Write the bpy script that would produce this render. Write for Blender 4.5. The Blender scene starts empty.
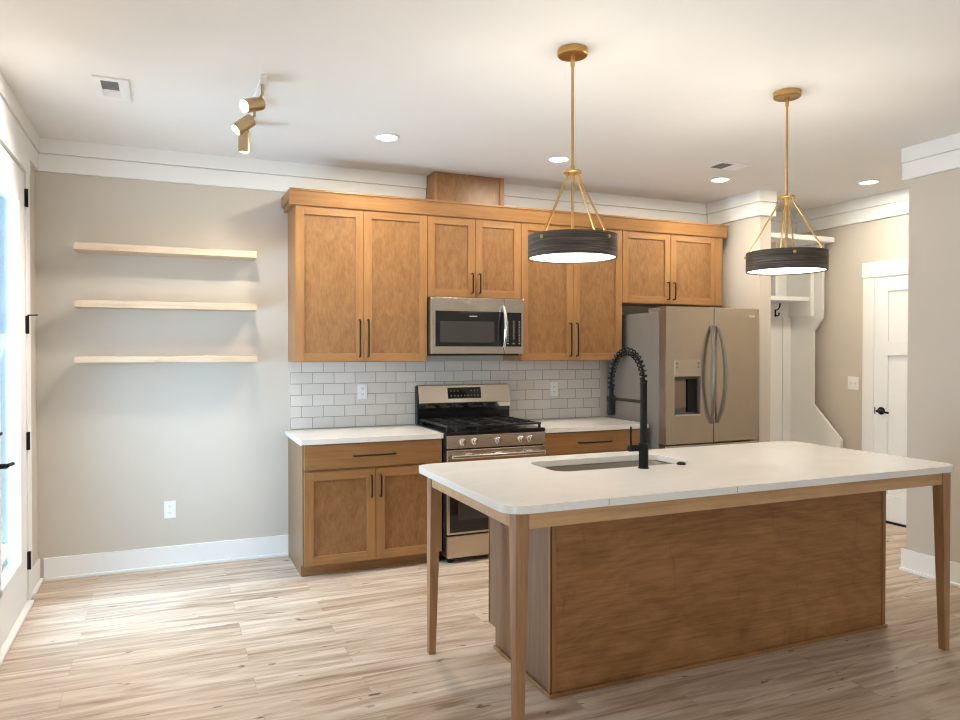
import bpy, bmesh, math, random
from mathutils import Vector, Matrix
random.seed(7)
sc = bpy.context.scene
COL = sc.collection

# ------------------------------------------------------------------ camera, world, light, exposure
cd = bpy.data.cameras.new('camera'); cam = bpy.data.objects.new('camera', cd); COL.objects.link(cam)
cam.location = (-0.8046, -5.383, 1.4697)
cam.rotation_euler = (math.pi/2 - 0.0123, 0, -0.4055)
cd.sensor_width = 36; cd.lens = 730.29/960*36; cd.clip_start = .05; cd.clip_end = 200
sc.camera = cam
try: sc.cycles.filter_width = 1.15
except Exception: pass

def lin(r, g, b):
    f = lambda c: (c/255/12.92) if c/255 <= .04045 else ((c/255+.055)/1.055)**2.4
    return (f(r), f(g), f(b), 1)

w = bpy.data.worlds.new('sky'); sc.world = w; w.use_nodes = True
wb = w.node_tree.nodes['Background']
wb.inputs[0].default_value = (.74, .87, 1, 1)          # even overcast sky
wb.inputs[1].default_value = .8

def area(name, loc, rot, sx, sy, power, col):
    l = bpy.data.lights.new(name, 'AREA'); l.shape = 'RECTANGLE'; l.size = sx; l.size_y = sy
    l.energy = power; l.color = col
    o = bpy.data.objects.new(name, l); COL.objects.link(o); o.location = loc; o.rotation_euler = rot
    return o
H = math.pi/2
# daylight at the glazed door, and a fill lamp added behind the camera
area('door_daylight', (-1.80, -.95, .92), (0, -math.radians(72), 0), 1.35, 0.64, 74, (.47, .73, 1))
area('rear_fill', (0.9, -8.75, 1.55), (H, 0, 0), 3.4, 1.9, 38, (1, .93, .86))
sl = bpy.data.lights.new('sun', 'SUN'); sl.energy = 30; sl.angle = .02; sl.color = (.72, .86, 1)
so = bpy.data.objects.new('sun', sl); COL.objects.link(so); so.rotation_euler = Vector((.45, .20, -.87)).to_track_quat('-Z', 'Y').to_euler()  # added so its floor bounce behind the camera brightens the left ceiling
CAN_W, PEND_W, DOWN_W, TRACK_W = (19, 12, 15, 14), 11, 9, (20, 90, 32)
WARM = (1, .90, .72); SOFT = (1, .92, .79); COOL = (1, .97, .93)

sc.view_settings.view_transform = 'Standard'; sc.view_settings.look = 'None'
sc.view_settings.gamma = 1; sc.view_settings.use_curve_mapping = False
sc.view_settings.exposure = 0.06

# ------------------------------------------------------------------ materials
def nt(name):
    m = bpy.data.materials.new(name); m.use_nodes = True
    n = m.node_tree.nodes; return m, n, m.node_tree.links, n['Principled BSDF']
def coords(n, l, scale, rnd=True):
    t = n.new('ShaderNodeTexCoord'); mp = n.new('ShaderNodeMapping'); mp.inputs['Scale'].default_value = scale
    l.new(t.outputs['Object'], mp.inputs[0])
    if rnd:
        oi = n.new('ShaderNodeObjectInfo'); mu = n.new('ShaderNodeMath'); mu.operation = 'MULTIPLY'; mu.inputs[1].default_value = 37
        l.new(oi.outputs['Random'], mu.inputs[0]); l.new(mu.outputs[0], mp.inputs['Location'])
    return mp
def ramp(n, l, src, stops):
    r = n.new('ShaderNodeValToRGB'); e = r.color_ramp.elements
    while len(e) < len(stops): e.new(.5)
    for q, (p, c) in zip(e, stops): q.position = p; q.color = c
    l.new(src, r.inputs[0]); return r
def noise(n, l, mp, scale, detail=4, rough=.55, dist=0):
    x = n.new('ShaderNodeTexNoise'); x.inputs['Scale'].default_value = scale; x.inputs['Detail'].default_value = detail
    x.inputs['Roughness'].default_value = rough; x.inputs['Distortion'].default_value = dist
    l.new(mp.outputs[0], x.inputs['Vector']); return x
def mixc(n, l, a, b, fac=None, mode='MIX', f=.5):
    x = n.new('ShaderNodeMix'); x.data_type = 'RGBA'; x.blend_type = mode; x.inputs[0].default_value = f
    if fac is not None: l.new(fac, x.inputs[0])
    for s, v in ((6, a), (7, b)):
        if isinstance(v, tuple): x.inputs[s].default_value = v
        else: l.new(v, x.inputs[s])
    return x.outputs[2]
def bump(n, l, b, src, strength=.1, dist=.002):
    x = n.new('ShaderNodeBump'); x.inputs['Strength'].default_value = strength; x.inputs['Distance'].default_value = dist
    l.new(src, x.inputs['Height']); l.new(x.outputs[0], b.inputs['Normal'])

def plain(name, c, rough=.5, metal=0, var=.04, scale=6, spec=.5):
    m, n, l, b = nt(name)
    mp = coords(n, l, (1, 1, 1)); x = noise(n, l, mp, scale, 3)
    lo = tuple(v*(1-var) for v in c[:3])+(1,); hi = tuple(min(1, v*(1+var)) for v in c[:3])+(1,)
    l.new(ramp(n, l, x.outputs[0], [(.3, lo), (.7, hi)]).outputs[0], b.inputs['Base Color'])
    b.inputs['Roughness'].default_value = rough; b.inputs['Metallic'].default_value = metal
    b.inputs['Specular IOR Level'].default_value = spec
    return m
def wood(name, dark, mid, light, axis='z', rough=.38, blotch=.5, fine=1.0):
    """stained timber: long fine grain along one axis plus soft blotches"""
    m, n, l, b = nt(name)
    k = {'x': (1.2, 22, 22), 'y': (22, 1.2, 22), 'z': (22, 22, 1.2)}[axis]
    g = noise(n, l, coords(n, l, tuple(v*fine for v in k)), 2.2, 6, .6, .4)
    q = {'x': (1.2, 3, 3), 'y': (3, 1.2, 3), 'z': (3, 3, 1.2)}[axis]
    s = noise(n, l, coords(n, l, q), 2.6, 5, .65, .8)
    c1 = ramp(n, l, g.outputs[0], [(.25, dark), (.5, mid), (.78, light)]).outputs[0]
    c2 = ramp(n, l, s.outputs[0], [(.25, dark), (.5, mid), (.75, light)]).outputs[0]
    l.new(mixc(n, l, c1, c2, f=blotch), b.inputs['Base Color'])
    b.inputs['Roughness'].default_value = rough
    bump(n, l, b, g.outputs[0], .06, .001)
    return m
def maple_panel(name, dark, mid, light, rough=.36):
    """flat veneer panel: mottled maple with flecks"""
    m, n, l, b = nt(name)
    s = noise(n, l, coords(n, l, (7, 7, 3.2)), 2.0, 7, .68, 1.2)
    g = noise(n, l, coords(n, l, (34, 34, 9)), 2.4, 4, .6)
    c1 = ramp(n, l, s.outputs[0], [(.33, dark), (.5, mid), (.67, light)]).outputs[0]
    c2 = ramp(n, l, g.outputs[0], [(.34, dark), (.5, mid), (.66, light)]).outputs[0]
    l.new(mixc(n, l, c1, c2, f=.38), b.inputs['Base Color'])
    b.inputs['Roughness'].default_value = rough
    return m
def veneer_back(name, dark, mid, light, rough=.4):
    """wide sheet with wavy figure running along x and a few darker marks"""
    m, n, l, b = nt(name)
    mp = coords(n, l, (1.0, 1, 2.6), False)
    dn = noise(n, l, mp, 1.5, 6, .62, 1.2)
    wv = n.new('ShaderNodeTexWave'); wv.wave_type = 'RINGS'; wv.rings_direction = 'Y'
    wv.inputs['Scale'].default_value = 1.7; wv.inputs['Distortion'].default_value = 22; wv.inputs['Detail'].default_value = 4
    wv.inputs['Detail Scale'].default_value = .55; wv.inputs['Detail Roughness'].default_value = .62
    l.new(mp.outputs[0], wv.inputs[0])
    fg = noise(n, l, coords(n, l, (2, 2, 42), False), 2.2, 4, .6, .6)
    c1 = ramp(n, l, wv.outputs['Fac'], [(.0, dark), (.30, mid), (.8, mid), (1, light)]).outputs[0]
    c2 = ramp(n, l, dn.outputs[0], [(.33, dark), (.5, mid), (.68, light)]).outputs[0]
    c3 = ramp(n, l, fg.outputs[0], [(.36, dark), (.5, mid), (.66, light)]).outputs[0]
    c = mixc(n, l, mixc(n, l, c1, c2, f=.72), c3, f=.3)
    sp = noise(n, l, coords(n, l, (5, 5, 1.6), False), 2.4, 5, .6, .8)
    mk = ramp(n, l, sp.outputs[0], [(.60, (0, 0, 0, 1)), (.76, (.45, .45, .45, 1))]).outputs[0]
    l.new(mixc(n, l, c, tuple(v*.55 for v in dark[:3])+(1,), fac=mk), b.inputs['Base Color'])
    b.inputs['Roughness'].default_value = rough
    return m
def steel(name, c, axis='x', rough=.28):
    m, n, l, b = nt(name)
    k = {'x': (.6, 60, 60), 'y': (60, .6, 60), 'z': (60, 60, .6)}[axis]
    g = noise(n, l, coords(n, l, k), 4, 3, .5)
    lo = tuple(v*.93 for v in c[:3])+(1,)
    l.new(ramp(n, l, g.outputs[0], [(.3, lo), (.7, c)]).outputs[0], b.inputs['Base Color'])
    b.inputs['Metallic'].default_value = 1; b.inputs['Roughness'].default_value = rough
    bump(n, l, b, g.outputs[0], .03, .0005)
    return m
def emis(name, c, s):
    m, n, l, b = nt(name)
    b.inputs['Base Color'].default_value = (.8, .8, .8, 1)
    b.inputs['Emission Color'].default_value = c; b.inputs['Emission Strength'].default_value = s
    return m
def glass(name):
    m = bpy.data.materials.new(name); m.use_nodes = True; n = m.node_tree.nodes; l = m.node_tree.links
    n.remove(n['Principled BSDF']); o = n['Material Output']
    t = n.new('ShaderNodeBsdfTransparent'); t.inputs[0].default_value = (.95, .98, .99, 1)
    g = n.new('ShaderNodeBsdfGlossy'); g.inputs['Roughness'].default_value = .02
    f = n.new('ShaderNodeFresnel'); f.inputs[0].default_value = 1.35
    q = n.new('ShaderNodeMath'); q.operation = 'MULTIPLY'; q.inputs[1].default_value = .35; l.new(f.outputs[0], q.inputs[0])
    x = n.new('ShaderNodeMixShader'); l.new(q.outputs[0], x.inputs[0]); l.new(t.outputs[0], x.inputs[1]); l.new(g.outputs[0], x.inputs[2])
    l.new(x.outputs[0], o.inputs[0]); return m
def floor_mat():
    m, n, l, b = nt('vinyl_planks')
    t = n.new('ShaderNodeTexCoord')
    br = n.new('ShaderNodeTexBrick'); br.offset = .37; br.offset_frequency = 2
    br.inputs['Scale'].default_value = 1; br.inputs['Brick Width'].default_value = 1.22; br.inputs['Row Height'].default_value = .18
    br.inputs['Mortar Size'].default_value = .0008; br.inputs['Mortar Smooth'].default_value = 0; br.inputs['Bias'].default_value = 0
    br.inputs['Color1'].default_value = (0, 0, 0, 1); br.inputs['Color2'].default_value = (1, 1, 1, 1); br.inputs['Mortar'].default_value = (.5, .5, .5, 1)
    l.new(t.outputs['Object'], br.inputs[0])
    sep = n.new('ShaderNodeSeparateColor'); l.new(br.outputs['Color'], sep.inputs[0])
    off = n.new('ShaderNodeCombineXYZ'); mu = n.new('ShaderNodeMath'); mu.operation = 'MULTIPLY'; mu.inputs[1].default_value = 23
    l.new(sep.outputs[0], mu.inputs[0]); l.new(mu.outputs[0], off.inputs[0]); l.new(mu.outputs[0], off.inputs[2])
    ad = n.new('ShaderNodeVectorMath'); l.new(t.outputs['Object'], ad.inputs[0]); l.new(off.outputs[0], ad.inputs[1])
    def grain(sx, sy, s, d, r, dist):
        mp = n.new('ShaderNodeMapping'); mp.inputs['Scale'].default_value = (sx, sy, 1); l.new(ad.outputs[0], mp.inputs[0])
        return noise(n, l, mp, s, d, r, dist)
    g1 = grain(.55, 5.5, 1.5, 7, .64, 1.6)
    g2 = grain(1.2, 20, 2.0, 4, .58, .5)
    g3 = grain(.42, 6.5, 1.4, 5, .58, 2.2)
    kn = grain(3.4, 9.5, 2.0, 3, .5, .5)
    c1 = ramp(n, l, g1.outputs[0], [(.28, lin(122, 95, 74)), (.42, lin(184, 160, 137)), (.54, lin(216, 199, 181)), (.70, lin(234, 224, 211))]).outputs[0]
    c2 = ramp(n, l, g2.outputs[0], [(.28, lin(168, 144, 124)), (.72, lin(226, 212, 198))]).outputs[0]
    c = mixc(n, l, c1, c2, f=.28)
    st = ramp(n, l, g3.outputs[0], [(.57, (0, 0, 0, 1)), (.66, (.45, .45, .45, 1)), (.76, (.75, .75, .75, 1))]).outputs[0]
    c = mixc(n, l, c, lin(146, 113, 88), fac=st)
    tone = ramp(n, l, sep.outputs[0], [(0, lin(236, 229, 221)), (1, lin(255, 255, 255))]).outputs[0]
    c = mixc(n, l, c, tone, mode='MULTIPLY', f=1)
    km = ramp(n, l, kn.outputs[0], [(.67, (0, 0, 0, 1)), (.73, (.8, .8, .8, 1))]).outputs[0]
    c = mixc(n, l, c, lin(92, 66, 48), fac=km)
    c = mixc(n, l, c, lin(172, 148, 128), fac=br.outputs['Fac'])
    l.new(c, b.inputs['Base Color']); b.inputs['Roughness'].default_value = .42
    b.inputs['Specular IOR Level'].default_value = .35
    bump(n, l, b, g1.outputs[0], .03, .001)
    return m
def tile_mat():
    m, n, l, b = nt('subway_tile')
    t = n.new('ShaderNodeTexCoord'); sp = n.new('ShaderNodeSeparateXYZ'); cb = n.new('ShaderNodeCombineXYZ')
    l.new(t.outputs['Object'], sp.inputs[0]); l.new(sp.outputs[0], cb.inputs[0]); l.new(sp.outputs[2], cb.inputs[1])
    br = n.new('ShaderNodeTexBrick'); br.offset = .5
    br.inputs['Scale'].default_value = 1; br.inputs['Brick Width'].default_value = .158; br.inputs['Row Height'].default_value = .0815
    br.inputs['Mortar Size'].default_value = .0022; br.inputs['Mortar Smooth'].default_value = .1; br.inputs['Bias'].default_value = 0
    br.inputs['Color1'].default_value = lin(214, 207, 198); br.inputs['Color2'].default_value = lin(222, 216, 208); br.inputs['Mortar'].default_value = lin(150, 142, 134)
    l.new(cb.outputs[0], br.inputs[0]); l.new(br.outputs['Color'], b.inputs['Base Color'])
    b.inputs['Roughness'].default_value = .22
    iv = n.new('ShaderNodeMath'); iv.operation = 'SUBTRACT'; iv.inputs[0].default_value = 1; l.new(br.outputs['Fac'], iv.inputs[1])
    bump(n, l, b, iv.outputs[0], .5, .002)
    return m
def quartz():
    m, n, l, b = nt('white_quartz')
    x = noise(n, l, coords(n, l, (1, 1.6, 1), False), 1.7, 8, .62, 1.8)
    c = ramp(n, l, x.outputs[0], [(.35, lin(238, 234, 228)), (.485, lin(240, 236, 231)), (.50, lin(236, 231, 225)), (.515, lin(240, 236, 231)), (.7, lin(243, 240, 236))])
    l.new(c.outputs[0], b.inputs['Base Color']); b.inputs['Roughness'].default_value = .13
    return m
def drum_mat():
    m, n, l, b = nt('charcoal_veneer')
    g = noise(n, l, coords(n, l, (2.4, 2.4, 80)), 2, 5, .6, .3)
    l.new(ramp(n, l, g.outputs[0], [(.3, lin(40, 34, 28)), (.5, lin(70, 60, 51)), (.7, lin(120, 104, 88))]).outputs[0], b.inputs['Base Color'])
    b.inputs['Roughness'].default_value = .55; return m

M = {}
M['wall'] = plain('greige_paint', lin(205, 196, 184), .85, 0, .012, 2)
M['ceil'] = plain('ceiling_paint', lin(240, 237, 233), .9, 0, .01, 1.5)
M['white'] = plain('white_trim_paint', lin(242, 240, 237), .42, 0, .01, 3)
M['plastic'] = plain('white_plastic', lin(240, 239, 236), .35, 0, .01, 8)
M['floor'] = floor_mat(); M['tile'] = tile_mat(); M['quartz'] = quartz()
D_, M_, L_ = lin(136, 93, 53), lin(159, 115, 70), lin(176, 133, 87)
M['frame'] = wood('maple_frame', D_, M_, L_, 'z', .36, .45)
M['frame_h'] = wood('maple_frame_horizontal', D_, M_, L_, 'x', .36, .45)
M['panel'] = maple_panel('maple_panel', lin(124, 84, 48), lin(144, 103, 62), lin(159, 118, 75))
M['back'] = veneer_back('maple_sheet', lin(124, 82, 46), lin(162, 114, 70), lin(184, 136, 90))
M['island_end'] = wood('island_end_veneer', lin(112, 84, 60), lin(132, 101, 74), lin(148, 116, 88), 'z', .45, .3)
M['oak'] = wood('light_oak', lin(172, 130, 88), lin(200, 160, 116), lin(216, 180, 138), 'x', .4, .4)
M['oak_v'] = wood('light_oak_upright', lin(128, 92, 60), lin(164, 124, 86), lin(190, 150, 110), 'z', .42, .4)
M['shelf'] = wood('shelf_pine', lin(176, 146, 116), lin(208, 184, 156), lin(224, 206, 184), 'x', .5, .35)
M['black'] = plain('matte_black', (.008, .0075, .007, 1), .55, 0, .1, spec=.2)
M['bronze'] = plain('dark_bronze', (.02, .016, .014, 1), .38, .6, .1)
M['gap'] = plain('black_and_gap_shade', (.006, .006, .006, 1), .8)  # black parts, and the painted shade under the hall door
M['iron'] = plain('cast_iron', (.03, .029, .028, 1), .36, .4, .15, 30)
M['enamel'] = plain('black_enamel', (.008, .008, .009, 1), .15)
M['darkglass'] = plain('black_glass', (.012, .011, .011, 1), .06)
M['window_glass'] = plain('oven_window_glass', (.05, .044, .04, 1), .08)
M['steel'] = steel('brushed_steel', (.62, .545, .46, 1), 'x', .27)
M['steel_v'] = steel('brushed_steel_upright', (.56, .49, .41, 1), 'z', .25)
M['handle_steel'] = steel('dark_handle_steel', (.30, .27, .24, 1), 'z', .3)
M['sink_steel'] = steel('sink_steel', (.36, .32, .275, 1), 'x', .3)
M['chrome'] = plain('polished_steel', (.75, .73, .70, 1), .12, 1, .02)
M['greysteel'] = plain('grey_appliance_side', lin(130, 123, 116), .45, .2, .03)
M['doorside'] = plain('steel_door_edge', (.33, .25, .19, 1), .35, .8, .04)
M['brass'] = plain('brushed_brass', (.58, .36, .13, 1), .3, 1, .06, 20)
M['nickelbrass'] = plain('aged_brass', (.50, .38, .22, 1), .28, 1, .06, 20)
M['drum'] = drum_mat()
M['vent_dark'] = plain('vent_shadow', lin(112, 112, 116), .7)
M['glass'] = glass('pane')
M['lamp'] = emis('lamp_diffuser', (1, .90, .76, 1), 3.2)
M['can_lamp'] = emis('recessed_lens', (1, .93, .84, 1), 9)
M['spot_lamp'] = emis('spot_lens', (1, .92, .82, 1), 12)
M['glyph'] = emis('display_glyph', (1, .8, .5, 1), .10)
M['glyph'].node_tree.nodes['Principled BSDF'].inputs['Base Color'].default_value = lin(70, 62, 48)
M['key'] = plain('key_print', lin(190, 186, 180), .6)
M['deck'] = plain('porch_deck', lin(170, 176, 180), .8)
M['siding'] = plain('pale_siding', lin(206, 222, 232), .7)

# ------------------------------------------------------------------ mesh builder
class MB:
    def __init__(s): s.bm = bmesh.new(); s.mi = 0
    def _fin(s, fs):
        for f in fs: f.material_index = s.mi
    def mat(s, i): s.mi = i; return s
    def box(s, x0, x1, y0, y1, z0, z1):
        x0, x1 = sorted((x0, x1)); y0, y1 = sorted((y0, y1)); z0, z1 = sorted((z0, z1))
        v = [s.bm.verts.new(p) for p in ((x0,y0,z0),(x1,y0,z0),(x1,y1,z0),(x0,y1,z0),(x0,y0,z1),(x1,y0,z1),(x1,y1,z1),(x0,y1,z1))]
        s._fin([s.bm.faces.new([v[i] for i in q]) for q in ((0,3,2,1),(4,5,6,7),(0,1,5,4),(1,2,6,5),(2,3,7,6),(3,0,4,7))]); return s
    def prism(s, pts, axis, a, b):
        """extrude a 2D outline along an axis; pts are the two other coordinates in xyz order"""
        def P(p, t):
            return {'x': (t, p[0], p[1]), 'y': (p[0], t, p[1]), 'z': (p[0], p[1], t)}[axis]
        lo = [s.bm.verts.new(P(p, a)) for p in pts]; hi = [s.bm.verts.new(P(p, b)) for p in pts]
        k = len(pts); fs = [s.bm.faces.new(lo[::-1]), s.bm.faces.new(hi)]
        for i in range(k): fs.append(s.bm.faces.new((lo[i], lo[(i+1)%k], hi[(i+1)%k], hi[i])))
        s._fin(fs); return s
    def tube(s, pts, r, seg=10, cap=True):
        pts = [Vector(p) for p in pts]; k = len(pts)
        rs = r if isinstance(r, (list, tuple)) else [r]*k
        t0 = (pts[1]-pts[0]).normalized(); up = Vector((0,0,1)) if abs(t0.z) < .9 else Vector((1,0,0))
        u = t0.cross(up).normalized(); rings = []
        for i, p in enumerate(pts):
            t = (pts[min(i+1,k-1)]-pts[max(i-1,0)]).normalized()
            u = (u - t*u.dot(t)).normalized(); v = t.cross(u)
            rings.append([s.bm.verts.new(p+(u*math.cos(2*math.pi*j/seg)+v*math.sin(2*math.pi*j/seg))*rs[i]) for j in range(seg)])
        fs = []
        for a, b in zip(rings, rings[1:]):
            for j in range(seg): fs.append(s.bm.faces.new((a[j], a[(j+1)%seg], b[(j+1)%seg], b[j])))
        if cap: fs += [s.bm.faces.new(rings[0][::-1]), s.bm.faces.new(rings[-1])]
        s._fin(fs); return s
    def lathe(s, prof, c, seg=32, axis=(0,0,1), closed=False):
        """revolve (radius, height) pairs round an axis through c"""
        ax = Vector(axis).normalized(); u = ax.orthogonal().normalized(); v = ax.cross(u); c = Vector(c)
        rings = []
        for r, h in prof:
            if r < 1e-6: rings.append([s.bm.verts.new(c+ax*h)])
            else: rings.append([s.bm.verts.new(c+ax*h+(u*math.cos(2*math.pi*j/seg)+v*math.sin(2*math.pi*j/seg))*r) for j in range(seg)])
        fs = []
        pairs = list(zip(rings, rings[1:]))
        if closed: pairs.append((rings[-1], rings[0]))
        for a, b in pairs:
            if len(a) == 1 and len(b) == 1: continue
            for j in range(seg):
                q = [a[j], a[(j+1)%seg], b[(j+1)%seg], b[j]] if len(a) > 1 and len(b) > 1 else ([a[0], b[(j+1)%seg], b[j]] if len(a) == 1 else [a[j], a[(j+1)%seg], b[0]])
                fs.append(s.bm.faces.new(q))
        s._fin(fs); return s
    def build(s, name, mats, parent=None, loc=None, bevel=0, smooth=True, seg=2):
        base = Vector((0,0,0)); q = parent
        while q is not None: base = base + q.location; q = q.parent
        if parent is None and loc is not None: base = Vector(loc)
        bmesh.ops.recalc_face_normals(s.bm, faces=s.bm.faces[:])
        bmesh.ops.translate(s.bm, vec=-base, verts=s.bm.verts[:])
        me = bpy.data.meshes.new(name); s.bm.to_mesh(me); s.bm.free()
        o = bpy.data.objects.new(name, me); COL.objects.link(o)
        for m in (mats if isinstance(mats, (list, tuple)) else [mats]): me.materials.append(M[m] if isinstance(m, str) else m)
        if parent is not None: o.parent = parent
        elif loc is not None: o.location = base
        if smooth:
            me.polygons.foreach_set('use_smooth', [True]*len(me.polygons))
            me.set_sharp_from_angle(angle=math.radians(35))
        if bevel:
            b = o.modifiers.new('bevel', 'BEVEL'); b.width = bevel; b.segments = seg; b.limit_method = 'ANGLE'; b.angle_limit = math.radians(50)
        return o
def thing(name, label, cat, loc=(0,0,0), group=None):
    o = bpy.data.objects.new(name, None); COL.objects.link(o); o.location = loc; o.empty_display_size = .05
    return tag(o, label, cat, group)
def tag(o, label, cat, group=None):
    o['label'] = label; o['category'] = cat
    if group: o['group'] = group
    return o
def struct(o): o['kind'] = 'structure'; return o
def B(*a): return MB().box(*a)

# ------------------------------------------------------------------ room shell
XL, CZ, XR, XD, YN = -1.566, 2.82, 3.74, 4.87, -2.03     # left wall, ceiling, near right wall, hall door wall, corner of near right wall
YF = -8.6
struct(B(XL-.1, XD+.1, YF-.1, .1, -.1, 0).build('floor', 'floor', smooth=False))
struct(B(XL-.1, XD+.1, YF-.1, .1, CZ, CZ+.1).build('ceiling', 'ceil', smooth=False))
struct(B(XL-.12, XD+.12, 0, .12, 0, CZ).build('wall_back', 'wall', smooth=False))
# left wall with door opening and an added, unseen window further along
DY0, DY1, DZ = -1.44, -.455, 2.50
WY0, WY1, WZ0, WZ1 = -6.7, -4.4, .2, 2.4
wl = MB()
for a in ((DY1, 0, 0, CZ), (DY0, DY1, DZ, CZ), (WY1, DY0, 0, CZ), (WY0, WY1, 0, WZ0), (WY0, WY1, WZ1, CZ), (YF, WY0, 0, CZ)):
    wl.box(XL-.055, XL, *a)
struct(wl.build('wall_left', 'wall', smooth=False))
struct(B(XR, XR+.12, YF, YN, 0, CZ).build('wall_right', 'wall', smooth=False))
struct(B(XD, XD+.12, YN-.12, 0, 0, CZ).build('wall_hall', 'wall', smooth=False))
struct(B(XR+.12, XD, YN-.12, YN, 0, CZ).build('wall_hall_near', 'wall', smooth=False))
struct(B(3.785, 3.905, -.66, 0, 0, CZ).build('wall_stub', 'wall', smooth=False))
wf = MB(); FX0, FX1, FZ0, FZ1 = -.8, 2.6, .6, 2.5
for a in ((XL, FX0, 0, CZ), (FX1, XR, 0, CZ), (FX0, FX1, 0, FZ0), (FX0, FX1, FZ1, CZ)): wf.box(a[0], a[1], YF-.12, YF, a[2], a[3])
struct(wf.build('wall_front', 'wall', smooth=False))

def crown(n, segs):
    """flat two-board crown; each seg is (axis, a, b, wall coordinate, direction out of the wall)"""
    m = MB()
    for ax, a, b, c, d in segs:
        for z0, z1, t in ((2.724, CZ, .032), (2.61, 2.719, .022), (2.715, 2.728, .012)):
            e = c + d*t
            (m.box(a, b, c, e, z0, z1) if ax == 'x' else m.box(c, e, a, b, z0, z1))
    return struct(m.build('trim_%d' % n, 'white', smooth=False, bevel=.002))
crown(1, [('x', XL, 1.045, 0, -1)]); crown(2, [('x', 1.625, 3.785, 0, -1)])
crown(3, [('y', YF, -.023, XL, 1)])
crown(4, [('y', -.692, -.033, 3.785, -1), ('x', 3.785, 3.937, -.66, -1), ('y', -.66, 0, 3.905, 1)])
crown(5, [('x', 3.938, XD, 0, -1)]); crown(6, [('y', YN, -.033, XD, -1)])
crown(7, [('y', YF, YN+.032, XR, -1), ('x', XR, XD-.033, YN, 1)])
def base(n, segs):
    m = MB()
    for ax, a, b, c, d in segs:
        for z0, z1, t in ((0, .145, .014), (0, .02, .032)):
            e = c + d*t
            (m.box(a, b, c, e, z0, z1) if ax == 'x' else m.box(c, e, a, b, z0, z1))
    return struct(m.build('baseboard_'+n, 'white', smooth=False, bevel=.004))
base('back', [('x', XL+.033, -.001, 0, -1)])
base('left', [('y', DY1+.125, 0, XL, 1), ('y', YF, DY0-.12, XL, 1)])
base('right', [('y', YF, YN+.03, XR, -1)])
base('hall', [('y', -.757, -.64, XD, -1)])

# ------------------------------------------------------------------ glazed door in the left wall
d = struct(bpy.data.objects.new('door_1', None)); COL.objects.link(d); d.location = (XL, (DY0+DY1)/2, 0)
xf = XL+.012; gy0, gy1, gz0, gz1 = DY0+.20, DY1-.20, .27, 2.33
m = MB()
for a in ((DY1-.20, DY1-.004, .02, DZ-.005), (DY0+.004, DY0+.20, .02, DZ-.005), (gy0, gy1, .02, gz0), (gy0, gy1, gz1, DZ-.005)): m.box(xf-.045, xf, *a)
m.build('door_slab', 'white', d, bevel=.002, smooth=False)
m = MB()
for a in ((gy1-.035, gy1, gz0, gz1), (gy0, gy0+.035, gz0, gz1), (gy0, gy1, gz0, gz0+.035), (gy0, gy1, gz1-.035, gz1)): m.box(xf-.05, xf+.008, *a)
m.build('glazing_bead', 'plastic', d, bevel=.006, smooth=False)
B(xf-.026, xf-.020, gy0+.03, gy1-.03, gz0+.03, gz1-.03).build('glass_pane', 'glass', d, smooth=False)
for hz in (2.356, 1.622, .947, .25):
    hg = MB(); hg.tube([(XL+.022, DY1+.004, hz-.052), (XL+.022, DY1+.004, hz+.052)], .0085, 10)
    hg.box(XL+.012, XL+.019, DY1-.008, DY1+.022, hz-.05, hz+.05)
    if abs(hz-1.622) < .01: hg.tube([(XL+.022, DY1, hz+.055), (XL+.07, DY1+.02, hz+.058)], .004, 8)
    hg.build('hinge', 'black', d)
lv = MB(); lv.lathe([(0,0),(.032,0),(.032,.008),(.012,.014),(.012,.06),(0,.06)], (xf, DY0+.07, .93), 20, (1,0,0))
lv.tube([(xf+.06, DY0+.07, .93), (xf+.064, DY0+.11, .932), (xf+.064, DY0+.185, .925)], .011, 10)
lv.build('lever_handle', 'black', d)
lv = MB(); lv.lathe([(0,0),(.03,0),(.03,.012),(.014,.016),(0,.016)], (xf, DY0+.07, 1.08), 20, (1,0,0)); lv.box(xf+.014, xf+.035, DY0+.05, DY0+.12, 1.074, 1.086)
lv.build('deadbolt', 'black', d)
m = MB()
cx0, cx1 = XL, XL+.02
m.box(cx0, cx1, DY1+.008, DY1+.12, 0, DZ+.02); m.box(cx0, cx1, DY0-.12, DY0-.008, 0, DZ+.02); m.box(cx0, cx1+.003, DY0-.13, DY1+.13, DZ+.01, 2.615)
struct(m.build('trim_8', 'white', bevel=.003, smooth=False))
struct(B(XL-.054, XL+.045, DY0, DY1, 0, .02).build('trim_9', 'white', bevel=.004, smooth=False))   # sill
# unseen windows added to let in sun and fill, side and front walls
def window(n, ax, c, a0, a1, z0, z1, mull):
    w_ = struct(bpy.data.objects.new('window_%d' % n, None)); COL.objects.link(w_); w_.location = (c, (a0+a1)/2, z0) if ax == 'y' else ((a0+a1)/2, c, z0)
    m = MB(); g = MB()
    def bx(mm, u0, u1, v0, v1, z0, z1): (mm.box(c+v0, c+v1, u0, u1, z0, z1) if ax == 'y' else mm.box(u0, u1, c+v0, c+v1, z0, z1))
    for k in range(mull+1):
        u = a0 + (a1-a0)*k/mull; bx(m, max(a0, u-.03), min(a1, u+.03), -.05, -.01, z0, z1)
    for z in (z0, (z0+z1)/2, z1): bx(m, a0, a1, -.05, -.01, max(z0, z-.025), min(z1, z+.025))
    bx(m, a0-.1, a0, 0, .02, z0-.1, z1+.1); bx(m, a1, a1+.1, 0, .02, z0-.1, z1+.1); bx(m, a0, a1, 0, .02, z1, z1+.1); bx(m, a0, a1, 0, .02, z0-.1, z0)
    bx(g, a0+.01, a1-.01, -.034, -.030, z0+.01, z1-.01)
    m.build('window_frame', 'white', w_, smooth=False); g.build('glass_pane', 'glass', w_, smooth=False)
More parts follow.
